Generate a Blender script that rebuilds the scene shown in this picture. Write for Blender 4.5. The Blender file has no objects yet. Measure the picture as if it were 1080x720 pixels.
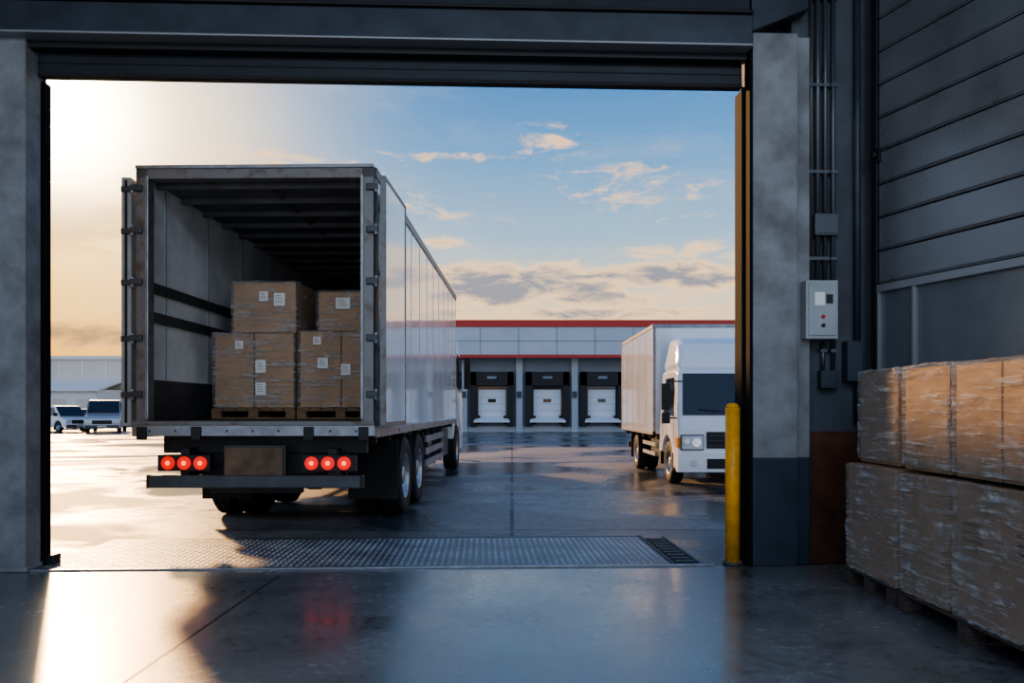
import bpy, bmesh, math, random
from mathutils import Vector, Matrix
random.seed(7)
D = bpy.data
scene = bpy.context.scene
COL = scene.collection
try:
    scene.view_settings.look = 'AgX - Medium High Contrast'
except Exception: pass

# ------------------------------------------------------------------ materials
def mat(name, col, rough=.5, metal=0.0, var=0.0, vs=3.0, bump=0.0, bs=40.0, stretch=(1,1,1),
        emit=None, es=1.0, rvar=0.0, coat=0.0, col2=None, thr=(.35,.65), spec=.5):
    m = D.materials.new(name); m.use_nodes = True
    nt = m.node_tree; N = nt.nodes; L = nt.links
    b = N['Principled BSDF']
    b.inputs['Base Color'].default_value = (*col, 1)
    b.inputs['Roughness'].default_value = rough
    b.inputs['Metallic'].default_value = metal
    b.inputs['Specular IOR Level'].default_value = spec
    if coat: b.inputs['Coat Weight'].default_value = coat
    if emit:
        b.inputs['Emission Color'].default_value = (*emit, 1)
        b.inputs['Emission Strength'].default_value = es
    if var or rvar or bump or col2:
        tc = N.new('ShaderNodeTexCoord'); mp = N.new('ShaderNodeMapping')
        mp.inputs['Scale'].default_value = stretch
        L.new(tc.outputs['Object'], mp.inputs['Vector'])
        n = N.new('ShaderNodeTexNoise'); n.inputs['Scale'].default_value = vs
        n.inputs['Detail'].default_value = 6; n.inputs['Roughness'].default_value = .6
        L.new(mp.outputs[0], n.inputs['Vector'])
        r = N.new('ShaderNodeMapRange'); r.inputs[1].default_value = thr[0]; r.inputs[2].default_value = thr[1]
        L.new(n.outputs['Fac'], r.inputs[0])
        if var or col2:
            mx = N.new('ShaderNodeMix'); mx.data_type = 'RGBA'
            L.new(r.outputs[0], mx.inputs['Factor'])
            a = tuple(c*(1-var) for c in col); c2 = col2 if col2 else tuple(min(1, c*(1+var)) for c in col)
            mx.inputs['A'].default_value = (*a, 1); mx.inputs['B'].default_value = (*c2, 1)
            L.new(mx.outputs['Result'], b.inputs['Base Color'])
        if rvar:
            r2 = N.new('ShaderNodeMapRange'); r2.inputs[1].default_value = thr[0]; r2.inputs[2].default_value = thr[1]
            r2.inputs[3].default_value = max(.03, rough-rvar); r2.inputs[4].default_value = min(1, rough+rvar)
            L.new(n.outputs['Fac'], r2.inputs[0]); L.new(r2.outputs[0], b.inputs['Roughness'])
        if bump:
            n2 = N.new('ShaderNodeTexNoise'); n2.inputs['Scale'].default_value = bs; n2.inputs['Detail'].default_value = 4
            L.new(mp.outputs[0], n2.inputs['Vector'])
            bp = N.new('ShaderNodeBump'); bp.inputs['Strength'].default_value = bump; bp.inputs['Distance'].default_value = .02
            L.new(n2.outputs['Fac'], bp.inputs['Height']); L.new(bp.outputs[0], b.inputs['Normal'])
    return m

M = {}
M['concrete'] = mat('pillar_concrete', (.22,.23,.245), .8, var=.3, vs=2.5, bump=.35, bs=25)
M['wallpaint'] = mat('dark_wall_paint', (.065,.076,.092), .65, var=.25, vs=2, bump=.2, bs=30)
M['navy'] = mat('navy_dado_paint', (.028,.040,.060), .5, var=.2, vs=3)
M['rust'] = mat('oxide_red_paint', (.085,.032,.018), .6, var=.4, vs=4)
M['steel_navy'] = mat('painted_steel_navy', (.040,.050,.068), .45, var=.25, vs=3, metal=.2)
M['shutter'] = mat('shutter_slats_dark', (.020,.025,.034), .5, var=.2, vs=3, metal=.2)
M['guide'] = mat('guide_rail_dark', (.009,.0095,.011), .8, var=.2, vs=4, spec=.15)
M['steel_light'] = mat('worn_galvanised', (.28,.30,.33), .4, metal=.6, var=.2, vs=6)
M['black'] = mat('black_paint', (.012,.013,.016), .5)
M['rubber'] = mat('tyre_rubber', (.018,.018,.02), .75, var=.2, vs=20, bump=.1)
M['panel'] = mat('sectional_door_panel', (.23,.245,.27), .33, metal=.5, var=.12, vs=2, rvar=.08)
M['frame'] = mat('door_frame_alu', (.30,.32,.35), .4, metal=.5)
M['glass_dark'] = mat('dark_glass', (.015,.02,.028), .08, spec=.7)
M['glass_frost'] = mat('frosted_pane', (.11,.13,.15), .20, spec=.7, var=.15, vs=2)
M['yellow'] = mat('bollard_yellow', (.80,.36,.012), .45, var=.18, vs=8, bump=.05)
M['card'] = mat('cardboard', (.50,.30,.155), .75, var=.13, vs=4, bump=.1, bs=60)
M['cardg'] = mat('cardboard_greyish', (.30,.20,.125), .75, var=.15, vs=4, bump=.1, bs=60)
M['card2'] = mat('cardboard_dark', (.13,.08,.05), .8, var=.1, vs=4)
M['tape'] = mat('packing_tape', (.46,.34,.22), .3)
M['label'] = mat('paper_label', (.80,.80,.78), .6)
M['labelink'] = mat('label_print', (.12,.12,.12), .6)
M['wood'] = mat('pallet_wood', (.24,.155,.085), .8, var=.35, vs=6, stretch=(1,4,8), bump=.2)
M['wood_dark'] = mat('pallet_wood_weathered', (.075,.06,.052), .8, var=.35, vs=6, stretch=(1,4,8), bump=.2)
M['white_body'] = mat('white_truck_panel', (.92,.94,.96), .14, var=.03, vs=1.2, rvar=.05, coat=.8)
M['white_cab'] = mat('white_cab_paint', (.84,.86,.88), .22, coat=.6)
M['body_seam'] = mat('body_seam', (.34,.37,.41), .4, metal=.3)
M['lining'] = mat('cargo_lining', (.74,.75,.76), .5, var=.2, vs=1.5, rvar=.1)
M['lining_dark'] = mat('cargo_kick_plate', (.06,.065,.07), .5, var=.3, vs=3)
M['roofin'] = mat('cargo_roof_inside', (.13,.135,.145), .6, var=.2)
M['rframe'] = mat('rear_frame_steel', (.20,.20,.205), .45, metal=.4, col2=(.12,.09,.07), vs=6, thr=(.50,.70), bump=.15)
M['doorleaf'] = mat('door_leaf_paint', (.36,.37,.38), .4, var=.15, vs=4)
M['woodfloor'] = mat('cargo_floor_ply', (.10,.075,.055), .55, var=.3, vs=4, stretch=(6,1,1))
M['chassis'] = mat('chassis_black', (.022,.024,.028), .55, var=.3, vs=6)
M['board'] = mat('rear_board_brown', (.14,.09,.055), .6, var=.35, vs=5)
M['bumper'] = mat('bumper_grey', (.075,.083,.095), .45, metal=.4, var=.2)
M['rim'] = mat('wheel_rim', (.34,.36,.39), .35, metal=.7, var=.2, vs=8)
M['red_on'] = mat('tail_lamp_red_lit', (.6,.01,.005), .25, emit=(1,.02,.008), es=.7)
M['red_core'] = mat('tail_lamp_core', (.9,.2,.1), .25, emit=(1,.09,.03), es=3.0)
M['red_off'] = mat('lamp_red', (.45,.012,.008), .2)
M['amber'] = mat('lamp_amber', (.7,.25,.02), .2)
M['chrome'] = mat('lamp_reflector', (.7,.72,.75), .12, metal=.9)
M['lens'] = mat('lamp_lens', (.6,.63,.66), .08, spec=.8)
M['plate'] = mat('number_plate', (.55,.55,.5), .5)
M['clad'] = mat('dock_cladding', (.46,.51,.56), .45, var=.06, vs=.4, metal=.1)
M['dockwall'] = mat('dock_wall', (.25,.28,.32), .6, var=.1, vs=.5)
M['redtrim'] = mat('red_trim', (.50,.045,.028), .5)
M['dockdoor'] = mat('dock_door_white', (.72,.76,.80), .45)
M['farwall'] = mat('far_warehouse_wall', (.74,.66,.56), .7, var=.06, vs=.2)
M['farlight'] = mat('far_warehouse_light', (.86,.80,.72), .7)
M['silver'] = mat('car_silver', (.45,.47,.5), .25, metal=.4, coat=.5)
M['darkcar'] = mat('car_dark', (.05,.06,.075), .2, coat=.5)
M['redbtn'] = mat('red_button', (.5,.02,.01), .4)
M['meter'] = mat('control_box_grey', (.34,.37,.39), .5, var=.1)
M['pipe'] = mat('conduit_steel', (.11,.12,.14), .4, metal=.6)
M['fill_glow'] = mat('fill_lamp_glow', (.9,.9,.9), .5, emit=(.8,.9,1), es=2)  # glowing face of the added ceiling fill lamps

def wrap_mat(name='stretch_wrap', amt=.70, base=.17):
    m = D.materials.new(name); m.use_nodes = True
    nt = m.node_tree; N = nt.nodes; L = nt.links
    b = N['Principled BSDF']; out = N['Material Output']
    b.inputs['Base Color'].default_value = (.94,.94,.95,1); b.inputs['Roughness'].default_value = .12
    b.inputs['Specular IOR Level'].default_value = 1.0
    tr = N.new('ShaderNodeBsdfTransparent'); mx = N.new('ShaderNodeMixShader')
    tc = N.new('ShaderNodeTexCoord')
    def layer(rot, sc, dist, lo, hi, s=4):
        mp = N.new('ShaderNodeMapping'); mp.inputs['Rotation'].default_value = rot; mp.inputs['Scale'].default_value = sc
        L.new(tc.outputs['Object'], mp.inputs['Vector'])
        n = N.new('ShaderNodeTexNoise'); n.inputs['Scale'].default_value = s; n.inputs['Detail'].default_value = 6
        n.inputs['Roughness'].default_value = .62; n.inputs['Distortion'].default_value = dist
        L.new(mp.outputs[0], n.inputs['Vector'])
        r = N.new('ShaderNodeMapRange'); r.inputs[1].default_value = lo; r.inputs[2].default_value = hi
        L.new(n.outputs['Fac'], r.inputs[0]); return r.outputs[0], n.outputs['Fac']
    def mth(op, a, c):
        n = N.new('ShaderNodeMath'); n.operation = op
        for i, q in enumerate((a, c)):
            if isinstance(q, (int, float)): n.inputs[i].default_value = q
            else: L.new(q, n.inputs[i])
        return n.outputs[0]
    a, an = layer((.10,.10,0), (.45,.45,6), .5, .49, .62)
    c, cn = layer((-.35,.30,.3), (.8,.8,8), .8, .51, .66, 5)
    p_, pn = layer((0,0,0), (1,1,1.6), .6, .38, .60, 3)
    st = mth('MAXIMUM', a, c)
    fac = mth('ADD', mth('MULTIPLY', mth('MULTIPLY', st, p_), amt), base)
    bp = N.new('ShaderNodeBump'); bp.inputs['Strength'].default_value = 1; bp.inputs['Distance'].default_value = .08
    L.new(mth('ADD', an, cn), bp.inputs['Height']); L.new(bp.outputs[0], b.inputs['Normal'])
    L.new(fac, mx.inputs[0]); L.new(tr.outputs[0], mx.inputs[1]); L.new(b.outputs[0], mx.inputs[2])
    L.new(mx.outputs[0], out.inputs['Surface'])
    return m
M['wrap'] = wrap_mat()

def floor_mat():
    m = D.materials.new('polished_concrete_floor'); m.use_nodes = True
    nt = m.node_tree; N = nt.nodes; L = nt.links; b = N['Principled BSDF']
    tc = N.new('ShaderNodeTexCoord')
    def noise(s, d=6, dist=0):
        n = N.new('ShaderNodeTexNoise'); n.inputs['Scale'].default_value = s; n.inputs['Detail'].default_value = d
        n.inputs['Roughness'].default_value = .62; n.inputs['Distortion'].default_value = dist
        L.new(tc.outputs['Object'], n.inputs['Vector']); return n
    n1 = noise(.9, 8, .4); n2 = noise(14, 6); n3 = noise(70, 3)
    cr = N.new('ShaderNodeValToRGB'); cr.color_ramp.elements[0].position = .3; cr.color_ramp.elements[1].position = .72
    cr.color_ramp.elements[0].color = (.080,.085,.091,1); cr.color_ramp.elements[1].color = (.22,.225,.235,1)
    ad = N.new('ShaderNodeMath'); ad.operation = 'ADD'; L.new(n1.outputs['Fac'], ad.inputs[0])
    s = N.new('ShaderNodeMath'); s.operation = 'MULTIPLY_ADD'; s.inputs[1].default_value = .7; s.inputs[2].default_value = -.35
    L.new(n2.outputs['Fac'], s.inputs[0]); L.new(s.outputs[0], ad.inputs[1])
    L.new(ad.outputs[0], cr.inputs[0]); L.new(cr.outputs[0], b.inputs['Base Color'])
    rr = N.new('ShaderNodeMapRange'); rr.inputs[1].default_value = .3; rr.inputs[2].default_value = .7
    rr.inputs[3].default_value = .26; rr.inputs[4].default_value = .50
    b.inputs['Specular IOR Level'].default_value = .9
    b.inputs['Coat Weight'].default_value = .85
    cr2 = N.new('ShaderNodeMapRange'); cr2.inputs[1].default_value = .3; cr2.inputs[2].default_value = .7
    cr2.inputs[3].default_value = .14; cr2.inputs[4].default_value = .30
    L.new(ad.outputs[0], cr2.inputs[0]); L.new(cr2.outputs[0], b.inputs['Coat Roughness'])
    L.new(ad.outputs[0], rr.inputs[0]); L.new(rr.outputs[0], b.inputs['Roughness'])
    bp = N.new('ShaderNodeBump'); bp.inputs['Strength'].default_value = .25; bp.inputs['Distance'].default_value = .007
    a2 = N.new('ShaderNodeMath'); a2.operation = 'ADD'
    L.new(n3.outputs['Fac'], a2.inputs[0]); L.new(n2.outputs['Fac'], a2.inputs[1])
    L.new(a2.outputs[0], bp.inputs['Height']); L.new(bp.outputs[0], b.inputs['Normal'])
    return m
def yard_mat():
    m = D.materials.new('wet_yard_concrete'); m.use_nodes = True
    nt = m.node_tree; N = nt.nodes; L = nt.links; b = N['Principled BSDF']
    tc = N.new('ShaderNodeTexCoord')
    def noise(s, d=6, dist=0, sc=(1,1,1)):
        mp = N.new('ShaderNodeMapping'); mp.inputs['Scale'].default_value = sc
        L.new(tc.outputs['Object'], mp.inputs['Vector'])
        n = N.new('ShaderNodeTexNoise'); n.inputs['Scale'].default_value = s; n.inputs['Detail'].default_value = d
        n.inputs['Roughness'].default_value = .6; n.inputs['Distortion'].default_value = dist
        L.new(mp.outputs[0], n.inputs['Vector']); return n
    wet = noise(.30, 8, .5, (.8,1,1)); fine = noise(9, 6); grit = noise(55, 3)
    w = N.new('ShaderNodeMapRange'); w.inputs[1].default_value = .43; w.inputs[2].default_value = .57
    L.new(wet.outputs['Fac'], w.inputs[0])
    br = N.new('ShaderNodeTexBrick'); br.inputs['Scale'].default_value = 1.0
    br.offset = 0; br.inputs['Brick Width'].default_value = 4.5; br.inputs['Row Height'].default_value = 4.5
    br.inputs['Mortar Size'].default_value = .03; br.inputs['Mortar Smooth'].default_value = .3
    br.inputs['Color1'].default_value = (.8,.8,.8,1); br.inputs['Color2'].default_value = (1,1,1,1); br.inputs['Mortar'].default_value = (.3,.3,.3,1)
    L.new(tc.outputs['Object'], br.inputs['Vector'])
    cr = N.new('ShaderNodeMix'); cr.data_type = 'RGBA'
    cr.inputs['A'].default_value = (.080,.087,.097,1); cr.inputs['B'].default_value = (.27,.26,.25,1)
    L.new(w.outputs[0], cr.inputs['Factor'])
    m1 = N.new('ShaderNodeMix'); m1.data_type = 'RGBA'; m1.blend_type = 'MULTIPLY'; m1.inputs['Factor'].default_value = 1
    L.new(cr.outputs['Result'], m1.inputs['A']); L.new(br.outputs['Color'], m1.inputs['B'])
    f = N.new('ShaderNodeMapRange'); f.inputs[1].default_value = .3; f.inputs[2].default_value = .7; f.inputs[3].default_value = .7; f.inputs[4].default_value = 1.25
    L.new(fine.outputs['Fac'], f.inputs[0])
    m2 = N.new('ShaderNodeMix'); m2.data_type = 'RGBA'; m2.blend_type = 'MULTIPLY'; m2.inputs['Factor'].default_value = 1
    L.new(m1.outputs['Result'], m2.inputs['A']); L.new(f.outputs[0], m2.inputs['B'])
    L.new(m2.outputs['Result'], b.inputs['Base Color'])
    r = N.new('ShaderNodeMapRange'); r.inputs[3].default_value = .12; r.inputs[4].default_value = .60
    L.new(w.outputs[0], r.inputs[0]); L.new(r.outputs[0], b.inputs['Roughness'])
    bp = N.new('ShaderNodeBump'); bp.inputs['Distance'].default_value = .012
    bs = N.new('ShaderNodeMapRange'); bs.inputs[3].default_value = .2; bs.inputs[4].default_value = .6
    L.new(w.outputs[0], bs.inputs[0]); L.new(bs.outputs[0], bp.inputs['Strength'])
    a2 = N.new('ShaderNodeMath'); a2.operation = 'ADD'; L.new(fine.outputs['Fac'], a2.inputs[0]); L.new(grit.outputs['Fac'], a2.inputs[1])
    L.new(a2.outputs[0], bp.inputs['Height']); L.new(bp.outputs[0], b.inputs['Normal'])
    return m
M['floor'] = floor_mat(); M['yard'] = yard_mat()
M['tread'] = mat('tread_plate_steel', (.22,.23,.245), .48, metal=.6, var=.3, vs=2.5, rvar=.08)
M['stud'] = mat('tread_stud_worn', (.58,.60,.62), .35, metal=.7, var=.25, vs=2.5)

# ------------------------------------------------------------------ mesh builder
class B:
    def __init__(s): s.bm = bmesh.new(); s.mats = []
    def mi(s, k):
        if k not in s.mats: s.mats.append(k)
        return s.mats.index(k)
    def prism(s, pts, off, k):
        off = Vector(off); a = [s.bm.verts.new(p) for p in pts]; b = [s.bm.verts.new(Vector(p)+off) for p in pts]
        i = s.mi(k); n = len(pts); fs = [s.bm.faces.new(a[::-1]), s.bm.faces.new(b)]
        for j in range(n): fs.append(s.bm.faces.new((a[j], a[(j+1)%n], b[(j+1)%n], b[j])))
        for f in fs: f.material_index = i
        bmesh.ops.recalc_face_normals(s.bm, faces=fs)
        return a+b
    def box(s, x0,x1,y0,y1,z0,z1, k):
        return s.prism([(x0,y0,z0),(x1,y0,z0),(x1,y1,z0),(x0,y1,z0)], (0,0,z1-z0), k)
    def cyl(s, c, r, l, ax, k, n=20, r2=None):
        c = Vector(c); ax = {'x':Vector((1,0,0)),'y':Vector((0,1,0)),'z':Vector((0,0,1))}[ax] if isinstance(ax,str) else Vector(ax).normalized()
        u = ax.orthogonal().normalized(); v = ax.cross(u); r2 = r if r2 is None else r2
        a = []; b = []
        for i in range(n):
            t = 2*math.pi*i/n; d = u*math.cos(t)+v*math.sin(t)
            a.append(s.bm.verts.new(c-ax*l/2+d*r)); b.append(s.bm.verts.new(c+ax*l/2+d*r2))
        i = s.mi(k); fs = [s.bm.faces.new(a[::-1]), s.bm.faces.new(b)]
        for j in range(n):
            f = s.bm.faces.new((a[j],a[(j+1)%n],b[(j+1)%n],b[j])); f.smooth = True; fs.append(f)
        for f in fs: f.material_index = i
    def lathe(s, c, prof, k_list, n=36):
        rings = []
        for (x, r) in prof:
            if r < 1e-5: rings.append([s.bm.verts.new((c[0]+x, c[1], c[2]))])
            else: rings.append([s.bm.verts.new((c[0]+x, c[1]+r*math.cos(2*math.pi*i/n), c[2]+r*math.sin(2*math.pi*i/n))) for i in range(n)])
        for q in range(len(prof)-1):
            A, Bq = rings[q], rings[q+1]; mi = s.mi(k_list[q])
            for i in range(n):
                j = (i+1)%n
                if len(A) == 1 and len(Bq) == 1: continue
                if len(A) == 1: f = s.bm.faces.new((A[0], Bq[j], Bq[i]))
                elif len(Bq) == 1: f = s.bm.faces.new((A[i], A[j], Bq[0]))
                else: f = s.bm.faces.new((A[i], A[j], Bq[j], Bq[i]))
                f.material_index = mi; f.smooth = True
    def wheel(s, c, r, w, side=1):
        g = side
        P = [(-w/2*g, r*.55), (-w/2*g, r*.93), (-w*.42*g, r*.985), (-w*.2*g, r), (-w*.18*g, r*.975), (-w*.14*g, r*.975), (-w*.12*g, r),
             (w*.12*g, r), (w*.14*g, r*.975), (w*.18*g, r*.975), (w*.2*g, r), (w*.42*g, r*.985),
             (w*.5*g, r*.93), (w*.52*g, r*.78), (w*.47*g, r*.58), (w*.44*g, r*.56), (w*.30*g, r*.52), (w*.10*g, r*.44), (w*.10*g, r*.26), (w*.36*g, r*.22), (w*.40*g, r*.14), (w*.40*g, 0)]
        K = ['rubber']*14 + ['rim']*7
        s.lathe(c, P, K)
        s.lathe(c, [(-w*.45*g, r*.55), (-w*.45*g, 0)], ['chassis'])
        for i in range(8):
            t = i*math.pi/4; s.cyl((c[0]+w*.13*g, c[1]+r*.34*math.cos(t), c[2]+r*.34*math.sin(t)), r*.035, w*.1, 'x', 'steel_light', 8)
            t += math.pi/8; s.cyl((c[0]+w*.20*g, c[1]+r*.48*math.cos(t), c[2]+r*.48*math.sin(t)), r*.05, w*.02, 'x', 'black', 10)
    def obj(s, name, parent=None, bevel=0.0, seg=2, loc=(0,0,0), rz=0.0, fix=True):
        me = D.meshes.new(name); s.bm.to_mesh(me); s.bm.free()
        for k in s.mats: me.materials.append(M[k])
        o = D.objects.new(name, me); COL.objects.link(o)
        o.location = loc; o.rotation_euler = (0,0,rz)
        if parent: o.parent = parent
        if bevel:
            md = o.modifiers.new('Bevel', 'BEVEL'); md.width = bevel; md.segments = seg; md.limit_method = 'ANGLE'; md.angle_limit = math.radians(40)
        return o
def empty(name, loc=(0,0,0), rz=0.0):
    e = D.objects.new(name, None); COL.objects.link(e); e.location = loc; e.rotation_euler = (0,0,rz); e.empty_display_size = .3; return e

# ------------------------------------------------------------------ frames
WO = Vector((-4.256, 6.65, 0)); WR = math.atan2(.25, 6.396)
def wpt(u, v, z=0):
    return (WO.x+u*math.cos(WR)-v*math.sin(WR), WO.y+u*math.sin(WR)+v*math.cos(WR), z)
CO = Vector((3.32, 6.93, 0)); CR = math.atan2(-1, .36)
def rpt(u, v, z=0):
    return (CO.x+u*math.cos(CR)-v*math.sin(CR), CO.y+u*math.sin(CR)+v*math.cos(CR), z)

# ------------------------------------------------------------------ floor and ground
b = B()
p = [wpt(-6, .02), wpt(8.2, .02), rpt(9.5, .3), (-10.2, -3.6, 0)]
b.prism([(q[0], q[1], -.2) for q in p], (0,0,.2), 'floor')
b.obj('floor')
b = B()
p = [wpt(-200,.02), wpt(200,.02), (260, 500, 0), (-260, 500, 0)]
b.prism([(q[0], q[1], -.3) for q in p], (0,0,.3-.002), 'yard')
b.obj('yard_ground')
b = B()
b.box(-2.068, -2.050, -1, 6.5, .0, .0012, 'black')
b.obj('trim_floor_joint', rz=-.01)

lev = empty('threshold_tread_plate', WO, WR)
b = B(); b.box(.04, 5.72, .06, 1.55, .0, .012, 'tread')
pt = .062; i = 0; ii = b.mi('stud')
x = .09
while x < 5.68:
    y = .10; j = 0
    while y < 1.52:
        a = math.radians(45 if (i+j)%2 else -45); ca, sa = math.cos(a), math.sin(a)
        pts = [(-.026,0),(0,-.009),(.026,0),(0,.009)]
        lo = [b.bm.verts.new((x+px_*ca-py_*sa, y+px_*sa+py_*ca, .0121)) for px_,py_ in pts]
        hi = [b.bm.verts.new((x+.6*(px_*ca-py_*sa), y+.6*(px_*sa+py_*ca), .0165)) for px_,py_ in pts]
        for q in range(4):
            f_ = b.bm.faces.new((lo[q],lo[(q+1)%4],hi[(q+1)%4],hi[q])); f_.material_index = ii
        f_ = b.bm.faces.new(hi); f_.material_index = ii
        y += pt; j += 1
    x += pt; i += 1
b.obj('tread_sheet', lev)
b = B()
b.box(.0, 6.10, .0, .055, 0, .016, 'steel_light'); b.box(.04, 5.72, 1.55, 1.60, 0, .015, 'bumper')
b.box(.0, .04, .06, 1.6, 0, .014, 'bumper')
b.box(5.72, 5.76, .055, 1.6, 0, .02, 'black')
b.box(5.76, 5.98, .10, 1.5, 0, .006, 'black')
for i in range(9): b.box(5.78, 5.96, .15+i*.15, .20+i*.15, .006, .022, 'bumper')
b.box(5.98, 6.01, .06, 1.55, 0, .02, 'bumper')
b.obj('edge_frame', lev, .003)

# ------------------------------------------------------------------ front wall (door wall)
def wall_obj(name, fn, bevel=.008):
    b = B(); fn(b); return b.obj(name, None, bevel, 2, WO, WR)
def f(b): b.box(-6, -.02, .22, .34, 0, 7, 'wallpaint')
wall_obj('wall_front', f, 0)
def f(b): b.box(-.02, 6.46, .12, .34, 5.22, 7, 'wallpaint')
wall_obj('wall_front', f, 0)
def f(b):
    b.box(6.86, 7.75, .12, .34, 0, 7, 'wallpaint'); b.box(6.46, 6.86, .30, .34, 0, 7, 'wallpaint')
    b.box(6.46, 6.86, .12, .30, 5.3, 7, 'wallpaint')
wall_obj('wall_front', f, 0)
def f(b): b.box(7.005, 7.56, .10, .12, 0, 1.22, 'rust')
wall_obj('trim_oxide_dado', f, 0)
def f(b):
    b.box(-.62, 0, -.02, .22, 0, 4.89, 'concrete')
    b.box(-.66, .02, -.035, .22, 0, .05, 'concrete')
wall_obj('concrete_pillar', f, .012)
def f(b):
    b.box(6.44, 6.86, -.03, .30, .98, 4.84, 'concrete'); b.box(6.44, 6.86, -.034, .30, 0, .98, 'navy')
    b.box(6.86, 7.0, .04, .12, .98, 4.84, 'concrete'); b.box(6.86, 7.0, .036, .12, 0, .98, 'navy')
    b.prism([(6.42,-.06,4.84),(6.44,-.06,4.84),(6.95,-.06,5.05),(6.95,-.06,5.3),(6.42,-.06,5.3)], (0,.18,0), 'steel_navy')
wall_obj('concrete_pillar', f, .012)
def f(b):
    b.box(-.9, 6.41, -.12, .12, 4.69, 4.95, 'steel_navy')
    b.box(-.9, 6.41, -.135, .12, 4.668, 4.69, 'frame')
    b.box(-.9, 6.41, .02, .12, 4.61, 4.668, 'black')
    b.box(-.9, 6.41, -.05, .12, 4.97, 5.35, 'shutter')
    b.box(-.9, 6.41, -.16, .12, 4.95, 4.975, 'black')
wall_obj('door_lintel_beam', f)
def f(b):
    b.box(.02, 6.40, .14, .20, 4.43, 4.97, 'shutter')
    b.box(.02, 6.40, .13, .22, 4.405, 4.44, 'rubber')
    b.box(.02, 6.40, .132, .14, 4.52, 4.53, 'black')
    b.cyl((3.2, .24, 5.08), .10, 6.3, 'x', 'shutter', 24)
wall_obj('door_1_rolled_shutter', f, .004)
def f(b):
    b.box(0, .022, .225, .34, 0, 4.4, 'guide'); b.box(0, .035, .225, .245, 0, 4.4, 'guide')
    b.box(6.40, 6.438, .10, .34, 0, 4.4, 'guide'); b.box(6.385, 6.438, .10, .12, 0, 4.4, 'guide')
    b.box(-.0, .10, .235, .36, 0, .10, 'black')
    b.box(6.41, 6.439, -.04, .10, 0, 4.84, 'guide')
wall_obj('trim_door_guide_rails', f, .004)
bo = empty('yellow_bollard', (2.03, 6.98, 0))
b = B()
b.cyl((0,0,.73), .066, 1.42, 'z', 'yellow', 28)
b.cyl((0,0,1.455), .066, .03, 'z', 'yellow', 28, .05); b.cyl((0,0,1.475), .05, .012, 'z', 'yellow', 28, .03)
b.obj('post', bo)
b = B(); b.cyl((0,0,.012), .09, .022, 'z', 'bumper', 24)
for i in range(4): b.cyl((.078*math.cos(i*1.57+.78), .078*math.sin(i*1.57+.78), .03), .007, .02, 'z', 'steel_light', 8)
b.obj('base_plate', bo)

ec = empty('electrical_conduits', WO, WR)
b = B()
for u, z0, z1, r in ((7.09,2.605,6.5,.024),(7.16,2.605,6.5,.020),(7.235,1.79,6.5,.020),(7.03,2.605,6.5,.014),(7.14,1.79,2.045,.020)):
    b.cyl((u, .085, (z0+z1)/2), r, z1-z0, 'z', 'pipe', 14)
    for z in (1.95, 2.8, 3.6, 4.4, 5.2): 
        if z0 < z < z1: b.box(u-r-.012, u+r+.012, .06, .118, z, z+.03, 'pipe')
b.cyl((7.46,.08,3.9), .030, 5.2, 'z', 'steel_navy', 14)
b.obj('pipes', ec)
b = B(); b.box(7.04, 7.26, .02, .118, 3.02, 3.22, 'pipe'); b.box(7.055, 7.245, .012, .02, 3.035, 3.205, 'pipe')
b.box(7.10, 7.26, .03, .118, 1.62, 1.78, 'steel_navy'); b.box(7.33, 7.47, .0, .118, 1.68, 2.05, 'steel_navy')
b.obj('junction_boxes', ec, .006)
em = empty('door_control_box', WO, WR)
b = B(); b.box(6.91, 7.205, -.08, .035, 2.06, 2.59, 'meter'); b.box(7.01, 7.205, .035, .118, 2.08, 2.57, 'meter'); b.box(6.93, 7.185, -.092, -.08, 2.09, 2.56, 'meter'); b.obj('housing', em, .012)
b = B(); b.box(6.985, 7.075, -.098, -.091, 2.36, 2.48, 'label'); b.box(7.09, 7.15, -.098, -.091, 2.38, 2.46, 'glass_dark'); b.cyl((7.06,-.098,2.26), .016, .02, 'y', 'redbtn', 14)
b.cyl((7.06,-.098,2.18), .016, .02, 'y', 'black', 14); b.obj('controls', em)
# ------------------------------------------------------------------ right wall with sectional door
b = B()
b.box(-.05, 10, .07, .30, 0, 7, 'wallpaint')
b.obj('wall_right', None, 0, 2, CO, CR)
dr = empty('door_2_sectional', CO, CR)
b = B()
z = 2.56
while z < 6.4:
    b.box(.06, 6.2, -.02, .065, z, z+.288, 'panel')
    b.box(.06, 6.2, -.032, -.018, z+.012, z+.026, 'panel')
    z += .30
z = .03
while z < 1.40:
    b.box(.06, 6.2, -.02, .065, z, z+.288, 'panel'); z += .30
b.obj('panels', dr, .008)
b = B()
b.box(.0, .06, -.05, .065, 0, 6.6, 'black'); b.box(6.2, 6.3, -.05, .065, 0, 6.6, 'black')
b.box(.04, 6.2, -.045, .065, 2.48, 2.55, 'frame'); b.box(.04, 6.2, -.045, .065, 1.52, 1.58, 'frame')
for u in (.04, .43, 2.1, 3.8, 5.5): b.box(u, u+.035, -.04, .065, 1.55, 2.5, 'frame')
b.obj('window_frame', dr, .005)
b = B(); b.box(.05, 6.2, .0, .02, 1.55, 2.5, 'glass_frost'); b.obj('panes', dr)
b = B(); b.cyl((.05, -.07, 3.72), .03, .05, 'y', 'black', 14); b.box(.01,.09,-.06,.0,3.66,3.78,'black'); b.obj('cable_roller', dr)

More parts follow.
